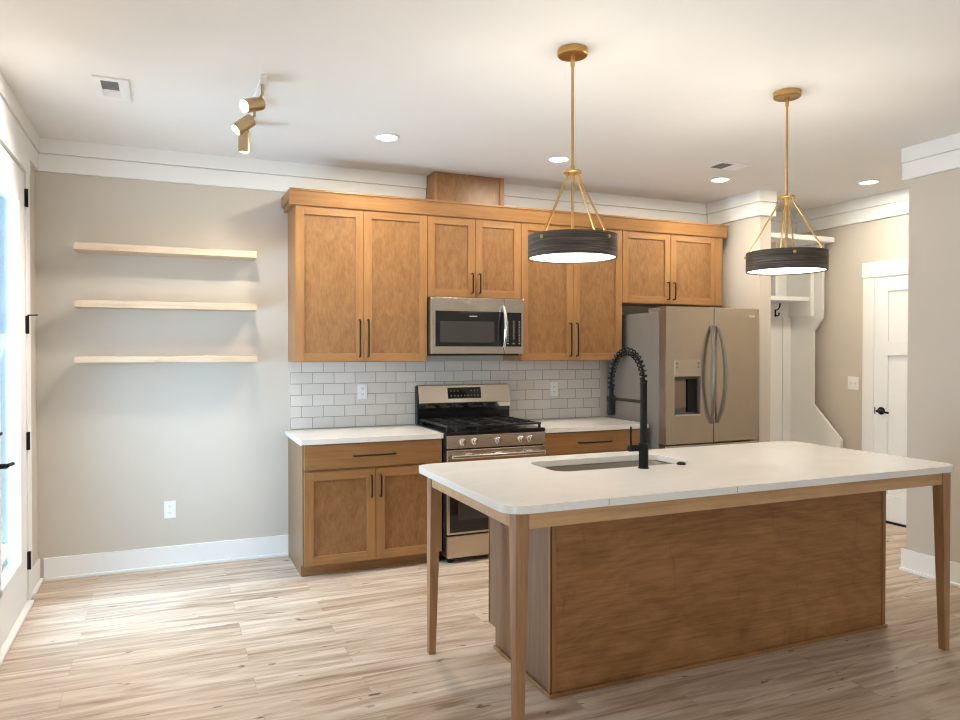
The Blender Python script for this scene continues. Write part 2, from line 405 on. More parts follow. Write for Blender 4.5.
window(1, 'y', XL, WY0, WY1, WZ0, WZ1, 2); window(2, 'x', YF, FX0, FX1, FZ0, FZ1, 3)
# porch outside the door
struct(B(-9, XL-.06, -14, 6, -.2, -.1).build('ground', 'deck', smooth=False))
m = MB().box(-6, XL-.06, 1.6, 1.7, -.1, 3)
for k in range(15): m.box(-6+k*.3, -5.96+k*.3, 1.57, 1.6, -.1, 3)
struct(m.build('wall_porch', 'siding', smooth=False))

struct(B(-3.4, XL-.056, -3.9, 1.75, 2.72, 2.80).build('sun_block_roof', 'siding', smooth=False))  # unseen roof added to keep the sun out of the glazed door

# ------------------------------------------------------------------ interior door in the hall
d = struct(bpy.data.objects.new('door_2', None)); COL.objects.link(d); d.location = (XD, -1.27, 0)
y0, y1, zt = -1.675, -.905, 2.10
xs = XD-.006; m = MB()
m.box(xs, XD-.001, y0, y1, .02, zt)                     # recessed field
def fr(a0, a1, b0, b1): m.box(xs-.014, xs+.001, a0, a1, b0, b1)
fr(y1-.125, y1, .02, zt); fr(y0, y0+.125, .02, zt); fr(y0+.12, y1-.12, 1.98, zt); fr(y0+.12, y1-.12, 1.43, 1.555); fr(y0+.12, y1-.12, .02, .24); fr(-1.33, -1.21, .2, 1.5)
m.build('door_slab', 'white', d, bevel=.006, smooth=False)
lv = MB(); lv.lathe([(0,0),(.033,0),(.033,.01),(.013,.016),(.013,.055),(0,.055)], (xs-.014, y1-.07, .955), 20, (-1,0,0))
lv.tube([(xs-.066, y1-.06, .955), (xs-.07, y1-.10, .957), (xs-.068, y1-.175, .945)], .009, 10)
lv.build('lever_handle', 'black', d)
B(xs-.016, xs-.012, y1-.01, y1-.001, .925, .985).build('latch_plate', 'black', d)
m = MB(); m.box(XD-.018, XD, y1+.012, y1+.125, 0, zt+.01); m.box(XD-.018, XD, y0-.125, y0-.012, 0, zt+.01); m.box(XD-.022, XD, y0-.135, y1+.13, zt+.012, 2.245)
m.box(XD-.012, XD-.001, y1+.003, y1+.014, 0, zt+.012); m.box(XD-.012, XD-.001, y0, y1, zt+.003, zt+.014)
struct(m.build('trim_10', 'white', bevel=.002, smooth=False))
struct(B(XD-.03, XD, y0, y1, 0, .012).build('trim_11', 'gap', smooth=False))  # black strip standing in for the shade under the door

# ------------------------------------------------------------------ cabinets
def pull(parent, c, length, vertical=True, out=(0,-1,0)):
    """black bar pull, centre c on the door face"""
    c = Vector(c); o = Vector(out); a = Vector((0,0,1)) if vertical else Vector((1,0,0)); h = length/2
    m = MB(); q = .0058; s = .030
    pts = [c-a*(h-.004), c-a*(h-.004)+o*(s-.008), c-a*(h-.012)+o*s, c+a*(h-.012)+o*s, c+a*(h-.004)+o*(s-.008), c+a*(h-.004)]
    m.tube(pts, q, 10)
    return m.build('handle', 'bronze', parent)
def shaker(parent, name, x0, x1, z0, z1, yf, st=.058, handle=None):
    """framed door in front of plane y=yf"""
    t = .02; m = MB()
    m.box(x0, x0+st, yf-t, yf, z0, z1); m.box(x1-st, x1, yf-t, yf, z0, z1)
    m.mat(1); m.box(x0+st, x1-st, yf-t, yf, z1-st, z1); m.box(x0+st, x1-st, yf-t, yf, z0, z0+st)
    dr = m.build(name, ['frame', 'frame_h'], parent, bevel=.0015, smooth=False)
    B(x0+st-.006, x1-st+.006, yf-.009, yf-.002, z0+st-.006, z1-st+.006).build('door_panel', 'panel', dr, smooth=False)
    if handle: pull(dr, (handle[0], yf-t, handle[1]), handle[2])
    return dr
W0, W1, W2, W3, W4 = 0, .945, 1.707, 2.632, 3.677
FU = -.315; UB, UT, US = 1.392, 2.472, 1.865
def upper(x0, x1, z0, label, doors, hl, dx1=None):
    c = thing('wall_cabinet', label, 'cabinet', ((x0+x1)/2, 0, z0), 'maple wall cabinets')
    m = MB().box(x0+.001, x1-.001, FU, -.002, z0, UT); m.build('cabinet_body', 'frame', c, smooth=False, bevel=.001)
    e = dx1 or x1; mid = (x0+e)/2; g = .0025
    shaker(c, 'door', x0+g, mid-g/2, z0+.004, UT-.012, FU, handle=(mid-.030, z0+.035+hl/2, hl))
    shaker(c, 'door', mid+g/2, e-g, z0+.004, UT-.012, FU, handle=(mid+.030, z0+.035+hl/2, hl))
    if dx1: B(dx1, x1-.001, FU-.018, FU, z0, UT).build('filler_strip', 'frame', c, smooth=False, bevel=.001)
    return c
upper(W0, W1, UB, 'tall maple wall cabinet nearest the floating shelves, left end of the run', 2, .265)
upper(W1, W2, US, 'short maple wall cabinet directly above the microwave', 2, .15)
upper(W2, W3, UB, 'tall maple wall cabinet between microwave and refrigerator, behind the drum pendant', 2, .265)
upper(W3, W4, US, 'short maple wall cabinet above the refrigerator, right end of the run', 2, .15, 3.602)
# crown on the cabinets
def prof(m, x0, x1, y):
    m.prism([(y, UT-.012), (y-.022, UT-.012), (y-.026, UT+.004), (y-.040, UT+.072), (y-.044, UT+.08), (y-.050, UT+.082), (y-.050, UT+.094), (y, UT+.094)], 'x', x0, x1)
m = MB(); prof(m, W0-.042, W4+.026, FU-.012)
m.box(W0-.026, W0-.001, FU-.01, -.002, UT-.012, UT+.02); m.box(W0-.042, W0-.001, FU-.01, -.002, UT+.02, UT+.094)
m.box(W4+.001, W4+.026, FU-.01, -.002, UT-.012, UT+.02); m.box(W4+.001, W4+.026, FU-.01, -.002, UT+.02, UT+.094)
tag(m.build('cabinet_crown', 'frame_h', loc=(1.83, -.3, UT), smooth=False, bevel=.001), 'long maple crown moulding along the top of the wall cabinets', 'moulding')
# duct cover
t = thing('duct_cover', 'maple box on top of the cabinets reaching the ceiling', 'duct cover', (1.335, -.1, 2.567))
B(1.055, 1.605, -.195, -.002, 2.567, CZ-.002).build('cover_panel', 'panel', t, smooth=False)
B(1.59, 1.625, -.203, -.002, 2.567, CZ-.002).build('corner_strip', 'frame', t, smooth=False, bevel=.002)
B(1.046, 1.066, -.203, -.002, 2.567, CZ-.002).build('corner_strip', 'frame', t, smooth=False, bevel=.002)

# backsplash
m = MB().box(.014, W3, -.0095, -.0015, .905, .905+.486)
tag(m.build('tile_backsplash', 'tile', loc=(.014-.079, 0, .905), smooth=False), 'white subway tile backsplash with grey grout behind the range', 'backsplash')
CT, CB = .903, .869
FB = -.63
def base_cab(x0, x1, label, left_panel):
    c = thing('base_cabinet', label, 'cabinet', ((x0+x1)/2, 0, 0), 'maple base cabinets')
    B(x0+.001, x1-.001, FB, -.002, .078, CB-.001).build('cabinet_body', 'frame', c, smooth=False, bevel=.001)
    B(x0+.001, x1-.001, FB+.06, -.002, 0, .078).build('toe_kick', 'frame_h', c, smooth=False)
    B(x0-.004 if left_panel else x0+.002, x1-.002, FB+.046, FB+.06, 0, .018).build('shoe_moulding', 'frame_h', c, smooth=False, bevel=.005)
    if left_panel:
        m = MB().prism([(FB, .078), (FB, CB-.001), (-.034, CB-.001), (-.034, 0), (FB+.06, 0), (FB+.06, .078)], 'x', x0-.006, x0+.001)
        m.build('end_panel', 'island_end', c, smooth=False)
    g = .004; mid = (x0+x1)/2
    dw = B(x0+g, x1-g, FB-.02, FB, .703, CB-.009).build('drawer', 'frame_h', c, smooth=False, bevel=.002)
    pull(dw, ((x0+x1)/2-.01, FB-.02, .783), .29, False)
    shaker(c, 'door', x0+g, mid-.002, .083, .688, FB, handle=(mid-.032, .575, .15))
    shaker(c, 'door', mid+.002, x1-g, .083, .688, FB, handle=(mid+.032, .575, .15))
base_cab(W0, W1, 'maple base cabinet left of the range with one wide drawer and two doors', True)
base_cab(W2+.030, W3, 'maple base cabinet right of the range beside the refrigerator', False)
def slab(x0, x1, y0, y1, z0, z1, r, name, label, cat, hole=None, bev=.004):
    """counter slab with rounded plan corners and an optional rounded cut-out"""
    def rr(x0, x1, y0, y1, r, n=8):
        o = []
        for cx, cy, a in ((x1-r, y0+r, -H), (x1-r, y1-r, 0), (x0+r, y1-r, H), (x0+r, y0+r, math.pi)):
            for k in range(n+1): t = a+H*k/n; o.append((cx+r*math.cos(t), cy+r*math.sin(t)))
        return o
    m = MB(); bm = m.bm
    out = rr(x0, x1, y0, y1, r)
    loops = [out] + ([rr(*hole)] if hole else [])
    ed = []
    for lp in loops:
        vs = [bm.verts.new((x, y, z1)) for x, y in lp]
        for i in range(len(vs)): ed.append(bm.edges.new((vs[i], vs[(i+1)%len(vs)])))
    bmesh.ops.triangle_fill(bm, use_beauty=True, use_dissolve=False, edges=ed)
    if hole:
        hx0, hx1, hy0, hy1 = hole[:4]
        kill = [f for f in bm.faces if hx0+.03 < f.calc_center_median().x < hx1-.03 and hy0+.02 < f.calc_center_median().y < hy1-.02
                and all(hx0-.001 <= v.co.x <= hx1+.001 and hy0-.001 <= v.co.y <= hy1+.001 for v in f.verts)]
        bmesh.ops.delete(bm, geom=kill, context='FACES')
    r_ = bmesh.ops.extrude_face_region(bm, geom=bm.faces[:])
    bmesh.ops.translate(bm, vec=(0, 0, z0-z1), verts=[v for v in r_['geom'] if isinstance(v, bmesh.types.BMVert)])
    return tag(m.build(name, 'quartz', loc=((x0+x1)/2, (y0+y1)/2, z0), bevel=bev), label, cat)
slab(-.027, W1+.002, -.675, -.010, CB, CT, .012, 'countertop', 'white quartz countertop left of the range, below the outlet', 'countertop')
slab(W2+.026, W3+.022, -.675, -.010, CB, CT, .012, 'countertop', 'white quartz countertop right of the range, beside the refrigerator', 'countertop')

# ------------------------------------------------------------------ microwave
mx0, mx1, mz0, mz1, my = W1+.004, W2-.008, 1.448, 1.862, -.40
t = thing('microwave', 'stainless over-the-range microwave mounted under the short cabinet', 'microwave', ((mx0+mx1)/2, 0, mz0))
B(mx0, mx1, my+.03, -.011, mz0, mz1).build('body', 'gap', t, smooth=False, bevel=.003)
dsp = mx0+.585
dm = MB(); dm.box(mx0, dsp, my, my+.03, mz0, mz1); dr = dm.build('door', 'steel', t, bevel=.005, smooth=False)
B(mx0+.035, dsp-.004, my-.003, my, mz0+.055, mz0+.315).build('black_glass', 'darkglass', dr, bevel=.002, smooth=False)
B(mx0+.07, mx0+.50, my-.0045, my-.003, mz0+.085, mz0+.24).build('window', 'window_glass', dr, smooth=False)
B(mx0+.30, mx0+.36, my-.0045, my-.003, mz0+.275, mz0+.282).build('badge', 'key', dr, smooth=False)
hm = MB(); hx = mx0+.572; pts = []
for k in range(13):
    a = k/12; pts.append((hx, my-.006-.050*math.sin(math.pi*a)**.6, mz0+.035+.325*a))
hm.tube(pts, [.011+.004*math.sin(math.pi*k/12) for k in range(13)], 12); hm.build('handle', 'chrome', dr)
cp = MB().box(dsp+.002, mx1, my, my+.03, mz0, mz1).build('control_panel', 'steel', t, bevel=.005, smooth=False)
B(dsp+.012, mx1-.022, my-.003, my, mz0+.055, mz0+.312).build('black_glass', 'darkglass', cp, bevel=.002, smooth=False)
kx0, kx1 = dsp+.028, mx1-.040
for r_ in range(9):
    z = mz0+.078+r_*.0205
    for c_ in range(3):
        if r_ in (1, 2) and c_ == 1 and r_ == 1: continue
        x = kx0+(kx1-kx0)*c_/2
        B(x-.006, x+.006, my-.0042, my-.003, z-.003, z+.003).build('key', 'key', cp, smooth=False)
B(kx0-.004, kx1+.004, my-.0042, my-.003, mz0+.272, mz0+.292).build('display', 'enamel', cp, smooth=False)
B(mx0+.02, mx1-.02, my+.05, -.05, mz0-.012, mz0).build('vent_underside', 'gap', t, smooth=False)

# ------------------------------------------------------------------ range
rx0, rx1 = W1+.008, W2+.022; ry = -.655
t = thing('gas_range', 'stainless steel gas range with black cooktop between two countertops', 'range', ((rx0+rx1)/2, 0, 0))
B(rx0, rx1, ry, -.02, .045, .885).build('body', 'enamel', t, smooth=False, bevel=.003)
ck = MB().box(rx0, rx1, ry-.035, -.03, .885, .912).build('cooktop', 'enamel', t, bevel=.006, smooth=False)
for bx_, by_ in ((.17,-.20),(.17,-.50),(.38,-.35),(.59,-.20),(.59,-.50)):
    MB().lathe([(0,0),(.05,0),(.05,.006),(.034,.008),(.034,.018),(.028,.022),(0,.022)], (rx0+bx_, by_, .912), 20).build('burner', 'iron', ck)
for gx0, gx1 in ((.012,.262),(.262,.502),(.502,.752)):
    m = MB(); a, b_ = rx0+gx0+.004, rx0+gx1-.004; f0, f1 = ry-.015, -.085; z = .946; q = .0085
    for y in (f0, (f0+f1)/2, f1): m.box(a, b_, y-q, y+q, z-q, z+q*.6)
    for x in (a+q, b_-q): m.box(x-q, x+q, f0, f1, z-q, z+q*.6)
    cx = (a+b_)/2
    m.box(cx-q*.7, cx+q*.7, f0, f1, z-q, z+q)
    for y in ((f0*3+f1)/4, (f0+f1*3)/4):
        m.box(a+.012, cx-.03, y-q*.7, y+q*.7, z-q, z+q); m.box(cx+.03, b_-.012, y-q*.7, y+q*.7, z-q, z+q)
    for x in (a+q, b_-q):
        for y in (f0+q, f1-q): m.box(x-q, x+q, y-q, y+q, .912, z)
    m.build('grate', 'iron', t, smooth=False, bevel=.002)
# backguard
bg = MB().prism([(-.012, .905), (-.075, .905), (-.075, 1.0), (-.082, 1.06), (-.060, 1.20), (-.012, 1.20)], 'x', rx0, rx1+.004).build('backguard', 'enamel', t, bevel=.004, smooth=False)
MB().prism([(-.078, 1.065), (-.098, 1.065), (-.098, 1.072), (-.070, 1.205), (-.012, 1.209), (-.012, 1.200), (-.060, 1.200)], 'x', rx0+.010, rx1+.006).build('control_fascia', 'steel', bg, bevel=.004, smooth=False)
MB().prism([(-.074, 1.030), (-.080, 1.030), (-.090, 1.063), (-.078, 1.063)], 'x', rx0+.010, rx1+.004).build('vent_strip', 'chrome', bg, smooth=False)
def onf(z): return -.098 + .028*(z-1.072)/(1.205-1.072)
dx0, dx1 = rx0+.245, rx0+.525
MB().prism([(onf(1.10)-.002, 1.10), (onf(1.185)-.002, 1.185), (onf(1.185)+.004, 1.185), (onf(1.10)+.004, 1.10)], 'x', dx0, dx1).build('display', 'darkglass', bg, smooth=False)
for r_, zz in enumerate((1.122, 1.16)):
    for k in range(9):
        if r_ == 1 and k in (3, 4, 5): continue
        x = dx0+.028+k*.028; MB().prism([(onf(zz-.004)-.0035, zz-.004), (onf(zz+.004)-.0035, zz+.004), (onf(zz+.004)-.002, zz+.004), (onf(zz-.004)-.002, zz-.004)], 'x', x-.005, x+.005).build('touch_key', 'glyph', bg, smooth=False)
cp = MB().prism([(ry, .795), (ry-.040, .795), (ry-.034, .884), (ry, .884)], 'x', rx0+.010, rx1-.002).build('control_panel', 'steel', t, bevel=.003, smooth=False)
for kx in (.125, .215, .395, .575, .648):
    k = MB().lathe([(0,0),(.025,0),(.025,.006),(.019,.010),(.018,.034),(.014,.038),(0,.038)], (rx0+kx, ry-.036, .838), 20, (0,-1,.06))
    k.box(rx0+kx-.005, rx0+kx+.005, ry-.082, ry-.07, .82, .857); k.build('knob', 'chrome', cp)
dr = MB().box(rx0+.010, rx1-.002, ry-.04, ry, .20, .785).build('oven_door', 'steel', t, bevel=.005, smooth=False)
B(rx0+.03, rx1-.022, ry-.044, ry-.04, .215, .70).build('oven_glass', 'darkglass', dr, smooth=False, bevel=.002)
B(rx0+.09, rx1-.085, ry-.046, ry-.044, .30, .60).build('oven_window', 'window_glass', dr, smooth=False)
m = MB(); m.box(rx0+.03, rx1-.022, ry-.088, ry-.068, .728, .756)
for x in (rx0+.16, rx1-.15, (rx0+rx1)/2): m.box(x-.03, x+.03, ry-.07, ry-.038, .736, .764)
m.build('handle', 'chrome', dr, bevel=.008, smooth=False)
B(rx0+.010, rx1-.002, ry-.04, ry, .038, .19).build('drawer', 'steel', t, bevel=.004, smooth=False)
for x in (rx0+.05, rx1-.05):
    for y in (ry+.01, -.08): MB().lathe([(0,0),(.02,0),(.02,.012),(.012,.014),(.012,.048),(0,.048)], (x, y, 0), 14).build('foot', 'gap', t)

# ------------------------------------------------------------------ refrigerator
fx0, fx1, fy, fs = 2.69, 3.613, -.832, 3.152
t = thing('refrigerator', 'stainless french door refrigerator with water dispenser', 'refrigerator', ((fx0+fx1)/2, 0, 0))
B(fx0, fx1, -.742, -.03, .03, 1.772).build('case', 'greysteel', t, bevel=.004, smooth=False)
B(fx0+.03, fx1-.03, -.70, -.06, 0, .03).build('base_grille', 'gap', t, smooth=False)
for x in (fx0+.02, fx1-.14): B(x, x+.12, -.80, -.58, 1.772, 1.805).build('hinge_cover', 'greysteel', t, bevel=.006, smooth=False)
zb, ztp = .752, 1.812
ddx0, ddx1, dz0, dz1 = 2.772, 3.020, .975, 1.405
m = MB()
for a in ((fx0, ddx0, zb, ztp), (ddx1, fs-.004, zb, ztp), (ddx0, ddx1, zb, dz0), (ddx0, ddx1, dz1, ztp)): m.box(a[0], a[1], fy, -.75, a[2], a[3])
dl = m.build('door', 'steel_v', t, smooth=False, bevel=0)
B(fx0-.001, fx0+.001, fy+.006, -.75, zb, ztp).build('door_edge', 'doorside', dl, smooth=False)
dr = B(fs+.004, fx1, fy, -.75, zb, ztp).build('door', 'steel_v', t, bevel=.006, smooth=False)
B(ddx0, ddx1, fy-.002, fy+.02, 1.272, dz1).build('dispenser_panel', 'steel', dl, bevel=.003, smooth=False)
m = MB().box(ddx0, ddx1, -.77, -.755, dz0, 1.272).box(ddx0, ddx0+.004, fy+.002, -.76, dz0, 1.272).box(ddx1-.004, ddx1, fy+.002, -.76, dz0, 1.272)
m.build('dispenser_niche', 'greysteel', dl, smooth=False)
B(ddx0+.03, ddx0+.14, -.795, -.77, dz0+.05, 1.24).build('paddle', 'doorside', dl, bevel=.006, smooth=False)
B(ddx0+.155, ddx1-.01, -.80, -.77, dz0+.02, 1.25).build('chute', 'gap', dl, smooth=False)
B(ddx0, ddx1, fy-.006, -.757, dz0-.006, dz0+.006).build('drip_tray', 'chrome', dl, smooth=False)
for x in (ddx0+.022, ddx1-.022):
    for z in (1.345, 1.375): MB().lathe([(0,0),(.006,0),(.006,.002),(0,.002)], (x, fy-.002, z), 10, (0,-1,0)).build('button', 'handle_steel', dl)
for hx, dd, sgn in ((fs-.040, dl, -1), (fs+.040, dr, 1)):
    pts = []; rs = []
    for k in range(17):
        a = k/16; s_ = math.sin(math.pi*a); pts.append((hx+sgn*.030*s_**.8-sgn*.012, fy-.004-.062*s_**.7, .905+.76*a)); rs.append(.013+.004*s_)
    MB().tube(pts, rs, 12).build('handle', 'handle_steel', dd)
B(3.500, 3.565, fy-.002, fy, 1.741, 1.758).build('badge', 'chrome', dr, smooth=False)
fz = B(fx0, fx1, fy, -.75, .06, .742).build('freezer_drawer', 'steel_v', t, bevel=.006, smooth=False)
m = MB(); m.tube([(fx0+.1, fy, .66), (fx0+.1, fy-.05, .66), (fx1-.1, fy-.05, .66), (fx1-.1, fy, .66)], .013, 10); m.build('handle', 'steel', fz)

# ------------------------------------------------------------------ floating shelves
for z0, z1, lab in ((2.105, 2.150, 'pale wood floating shelf, highest of the three on the wall'), (1.746, 1.790, 'pale wood floating shelf, middle one of the three on the wall'), (1.396, 1.436, 'pale wood floating shelf, lowest of the three, above the wall outlet')):
    tag(B(-1.333, -.236, -.2, -.001, z0, z1).build('floating_shelf', 'shelf', loc=(-.785, -.1, z0), bevel=.002, smooth=False), lab, 'shelf', 'floating shelves')

# ------------------------------------------------------------------ outlets and switch
def outlet(x, y, z, lab):
    t = thing('wall_outlet', lab, 'outlet', (x, y, z-.059), 'white wall outlets')
    B(x-.037, x+.037, y-.006, y, z-.059, z+.059).build('cover_plate', 'plastic', t, bevel=.003, smooth=False)
    for s in (-1, 1):
        q = MB().prism([(x+.016*math.cos(a)*1.0, z+s*.021+.0135*max(-1, min(1, 1.25*math.sin(a)))) for a in [2*math.pi*k/20 for k in range(20)]], 'y', y-.008, y-.005)
        r_ = q.build('receptacle', 'white', t)
        m = MB()
        for dx in (-.006, .006): m.box(x+dx-.0013, x+dx+.0013, y-.0086, y-.0078, z+s*.021-.001, z+s*.021+.007)
        m.box(x-.002, x+.002, y-.0086, y-.0078, z+s*.021-.009, z+s*.021-.005); m.build('slots', 'gap', r_, smooth=False)
outlet(-.788, 0, .392, 'white duplex outlet low on the greige wall under the shelves')
outlet(.542, -.009, 1.168, 'white duplex outlet in the tile left of the range')
outlet(2.175, -.009, 1.150, 'white duplex outlet in the tile right of the range')
t = thing('light_switch', 'white double light switch beside the hall door', 'light switch', (XD, -.677, 1.12))
B(XD-.006, XD, -.735, -.620, 1.12, 1.24).build('cover_plate', 'plastic', t, bevel=.003, smooth=False)
for y in (-.70, -.655): B(XD-.016, XD-.005, y-.005, y+.005, 1.168, 1.192).build('toggle', 'white', t, bevel=.002, smooth=False)

# ------------------------------------------------------------------ hall tree
t = thing('hall_tree', 'white built-in hall tree with cubbies and angled end panel', 'hall tree', (4.36, -.2, 0))
pf = [(-.001, 0), (-.605, 0), (-.605, .667), (-.292, .971), (-.289, 1.658), (-.392, 1.776), (-.392, 2.470), (-.001, 2.470)]
for x0 in (3.918, 4.80): MB().prism(pf, 'x', x0, x0+.03).build('end_panel', 'white', t, bevel=.002, smooth=False)
m = MB().box(3.948, 4.80, -.012, -.001, 0, 2.47)
for x in (3.95, 4.20, 4.45, 4.70): m.box(x, x+.1, -.024, -.012, 0, 2.0)
m.build('back_panel', 'white', t, smooth=False, bevel=.001)
B(3.948, 4.80, -.036, -.025, 1.80, 1.935).build('hook_rail', 'white', t, smooth=False, bevel=.001)
B(3.948, 4.80, -.287, -.025, 1.938, 1.978).build('cubby_shelf', 'white', t, smooth=False, bevel=.002)
B(4.335, 4.365, -.285, -.013, 1.979, 2.47).build('divider', 'white', t, smooth=False, bevel=.002)
B(4.755, 4.799, -.30, -.013, 1.80, 2.47).build('stile', 'white', t, smooth=False, bevel=.002)
B(3.917, 4.845, -.487, -.001, 2.471, 2.515).build('top_shelf', 'white', t, smooth=False, bevel=.002)
B(3.948, 4.80, -.58, -.025, .44, .475).build('bench_seat', 'white', t, smooth=False, bevel=.002)
B(3.948, 4.80, -.55, -.53, 0, .44).build('bench_front', 'white', t, smooth=False)
for x in (4.12, 4.35, 4.585):
    m = MB().box(x-.008, x+.008, -.040, -.036, 1.80, 1.87)
    m.tube([(x, -.04, 1.862), (x, -.07, 1.868), (x, -.092, 1.89), (x, -.098, 1.925)], [.006,.006,.006,.008], 8)
    m.tube([(x, -.04, 1.82), (x, -.06, 1.805), (x, -.08, 1.812), (x, -.086, 1.835)], [.006,.006,.006,.008], 8)
    m.build('coat_hook', 'black', t)

# ------------------------------------------------------------------ island
IX0, IX1, IY0, IY1, IT, IB = .306, 2.752, -3.046, -1.978, .914, .883
slab(IX0, IX1, IY0, IY1, IB, IT, .085, 'island_countertop', 'large white quartz island countertop with rounded corners and sink cut-out', 'countertop', hole=(.845, 1.615, -2.455, -2.125, .07))
ct = bpy.data.objects['island_countertop']
# island cabinet
ax0, ax1, ay0, ay1 = .688, 2.700, -2.672, -2.03
t = thing('island_cabinet', 'maple island cabinet with a plain panelled back under the white counter', 'cabinet', ((ax0+ax1)/2, (ay0+ay1)/2, 0))
m = MB()                                        # hollow under the sink
for b_ in ((ax0+.012, .80, ay0+.012, ay1, .09, IB), (1.66, ax1-.012, ay0+.012, ay1, .09, IB), (.80, 1.66, ay0+.012, -2.50, .09, IB), (.80, 1.66, -2.085, ay1, .09, IB), (.80, 1.66, -2.50, -2.085, .09, .60)): m.box(*b_)
m.build('cabinet_body', 'frame', t, smooth=False)
B(ax0+.05, ax1-.012, ay0+.012, ay1-.07, 0, .09).build('toe_kick', 'frame_h', t, smooth=False)
B(ax0+.022, ax1-.002, ay0, ay0+.011, 0, IB-.001).build('back_panel', 'back', t, smooth=False)
ep = [(ay0+.012, 0), (ay1-.07, 0), (ay1-.07, .10), (ay1, .10), (ay1, IB-.001), (ay0+.012, IB-.001)]
MB().prism(ep, 'x', ax0, ax0+.012).build('end_panel', 'island_end', t, smooth=False)
MB().prism(ep, 'x', ax1-.012, ax1).build('end_panel', 'island_end', t, smooth=False)
MB().box(ax0-.005, ax0+.022, ay0-.006, ay0+.002, 0, IB-.001).box(ax0-.005, ax0+.001, ay0-.006, ay0+.022, 0, IB-.001).build('corner_moulding', 'frame', t, smooth=False, bevel=.002)
MB().box(ax1-.02, ax1+.005, ay0-.006, ay0+.002, 0, IB-.001).box(ax1-.001, ax1+.005, ay0-.006, ay0+.03, 0, IB-.001).build('corner_moulding', 'frame', t, smooth=False, bevel=.002)
MB().box(ax0-.014, ax1+.014, ay0-.015, ay0-.0065, 0, .018).build('shoe_moulding', 'back', t, smooth=False, bevel=.004)
MB().box(ax0-.015, ax0-.0055, ay0-.015, ay1-.075, 0, .018).build('shoe_moulding', 'frame_h', t, smooth=False, bevel=.004)
B(ax0-.004, ax0+.016, ay1, ay1+.004, .10, IB-.001).build('face_edge', 'frame', t, smooth=False)
for x0, x1 in ((ax0+.02, 1.20), (1.205, 1.70), (1.705, 2.2), (2.205, ax1-.004)):
    q = MB(); st = .058; f = ay1
    q.box(x0, x0+st, f, f+.02, .105, .86); q.box(x1-st, x1, f, f+.02, .105, .86); q.box(x0+st, x1-st, f, f+.02, .80, .86); q.box(x0+st, x1-st, f, f+.02, .105, .165)
    dr = q.build('door', 'frame', t, smooth=False, bevel=.0015)
    B(x0+st-.006, x1-st+.006, f+.002, f+.009, .16, .806).build('door_panel', 'panel', dr, smooth=False)
    pull(dr, (x1-.03, f+.02, .74), .15, True, (0,1,0))
# leg frame
t = thing('island_leg_frame', 'light wood apron with three tapered legs under the island counter', 'table frame', (IX0+.04, IY0+.05, 0))
lx0, lx1, ly0, ly1 = IX0+.050, IX1-.022, IY0+.038, IY1-.045
def leg(xo, yo, sx, sy, mt):
    """square leg tapering on its inner faces; (xo, yo) is the outer corner, sx sy point inwards"""
    w0, w1 = .056, .034; m = MB(); bm = m.bm; zs = ((IB-.001, w0), (IB-.075, w0), (0, w1)); rings = []
    for z, w_ in zs:
        rings.append([bm.verts.new(p) for p in ((xo, yo, z), (xo+sx*w_, yo, z), (xo+sx*w_, yo+sy*w_, z), (xo, yo+sy*w_, z))])
    for a, b_ in zip(rings, rings[1:]):
        for j in range(4): bm.faces.new((a[j], a[(j+1)%4], b_[(j+1)%4], b_[j]))
    bm.faces.new(rings[0]); bm.faces.new(rings[-1])
    return m.build('leg', mt, t, smooth=False, bevel=.002)
leg(lx0, ly0, 1, 1, 'oak_v'); leg(lx0, ly1, 1, -1, 'oak_v'); leg(lx1, ly0, -1, 1, 'oak_v')
ap = IB-.066
B(lx0+.057, lx1-.057, ly0+.006, ly0+.028, ap, IB-.001).build('apron', 'oak', t, smooth=False, bevel=.001)
B(lx0+.006, lx0+.028, ly0+.057, ly1-.057, ap, IB-.001).build('apron', 'oak', t, smooth=False, bevel=.001)
B(lx1-.028, lx1-.006, ly0+.057, ay0-.02, ap, IB-.001).build('apron', 'oak', t, smooth=False, bevel=.001)
B(lx0+.029, ax0-.007, ly1-.045, ly1-.023, ap, IB-.001).build('apron', 'oak', t, smooth=False, bevel=.001)
# sink
t = thing('kitchen_sink', 'stainless steel undermount sink basin in the island counter', 'sink', (1.23, -2.29, .66))
m = MB(); bm = m.bm
def rr(x0, x1, y0, y1, r, n=6):
    o = []
    for cx, cy, a in ((x1-r, y0+r, -H), (x1-r, y1-r, 0), (x0+r, y1-r, H), (x0+r, y0+r, math.pi)):
        for k in range(n+1): q = a+H*k/n; o.append((cx+r*math.cos(q), cy+r*math.sin(q)))
    return o
rings = []
for e, z, r in ((.02, IB-.002, .08), (-.004, IB-.002, .07), (-.008, IB-.01, .07), (-.012, .69, .06), (-.04, .665, .05), (-.10, .662, .03)):
    rings.append([bm.verts.new((x, y, z)) for x, y in rr(.845-e, 1.615+e, -2.455-e, -2.125+e, r)])
for a, b_ in zip(rings, rings[1:]):
    k = len(a)
    for j in range(k): bm.faces.new((a[j], a[(j+1)%k], b_[(j+1)%k], b_[j]))
bm.faces.new(rings[-1]); m.build('basin', 'sink_steel', t)
MB().lathe([(0,0),(.045,0),(.045,.004),(.03,.002),(0,.001)], (1.23, -2.29, .6625), 20).build('drain', 'chrome', t)
m = MB()
for k in range(9): m.tube([(1.40+k*.02, -2.43, .676), (1.40+k*.02, -2.15, .676)], .003, 6)
m.tube([(1.39, -2.43, .676), (1.57, -2.43, .676)], .004, 6); m.tube([(1.39, -2.15, .676), (1.57, -2.15, .676)], .004, 6); m.build('rack', 'chrome', t)
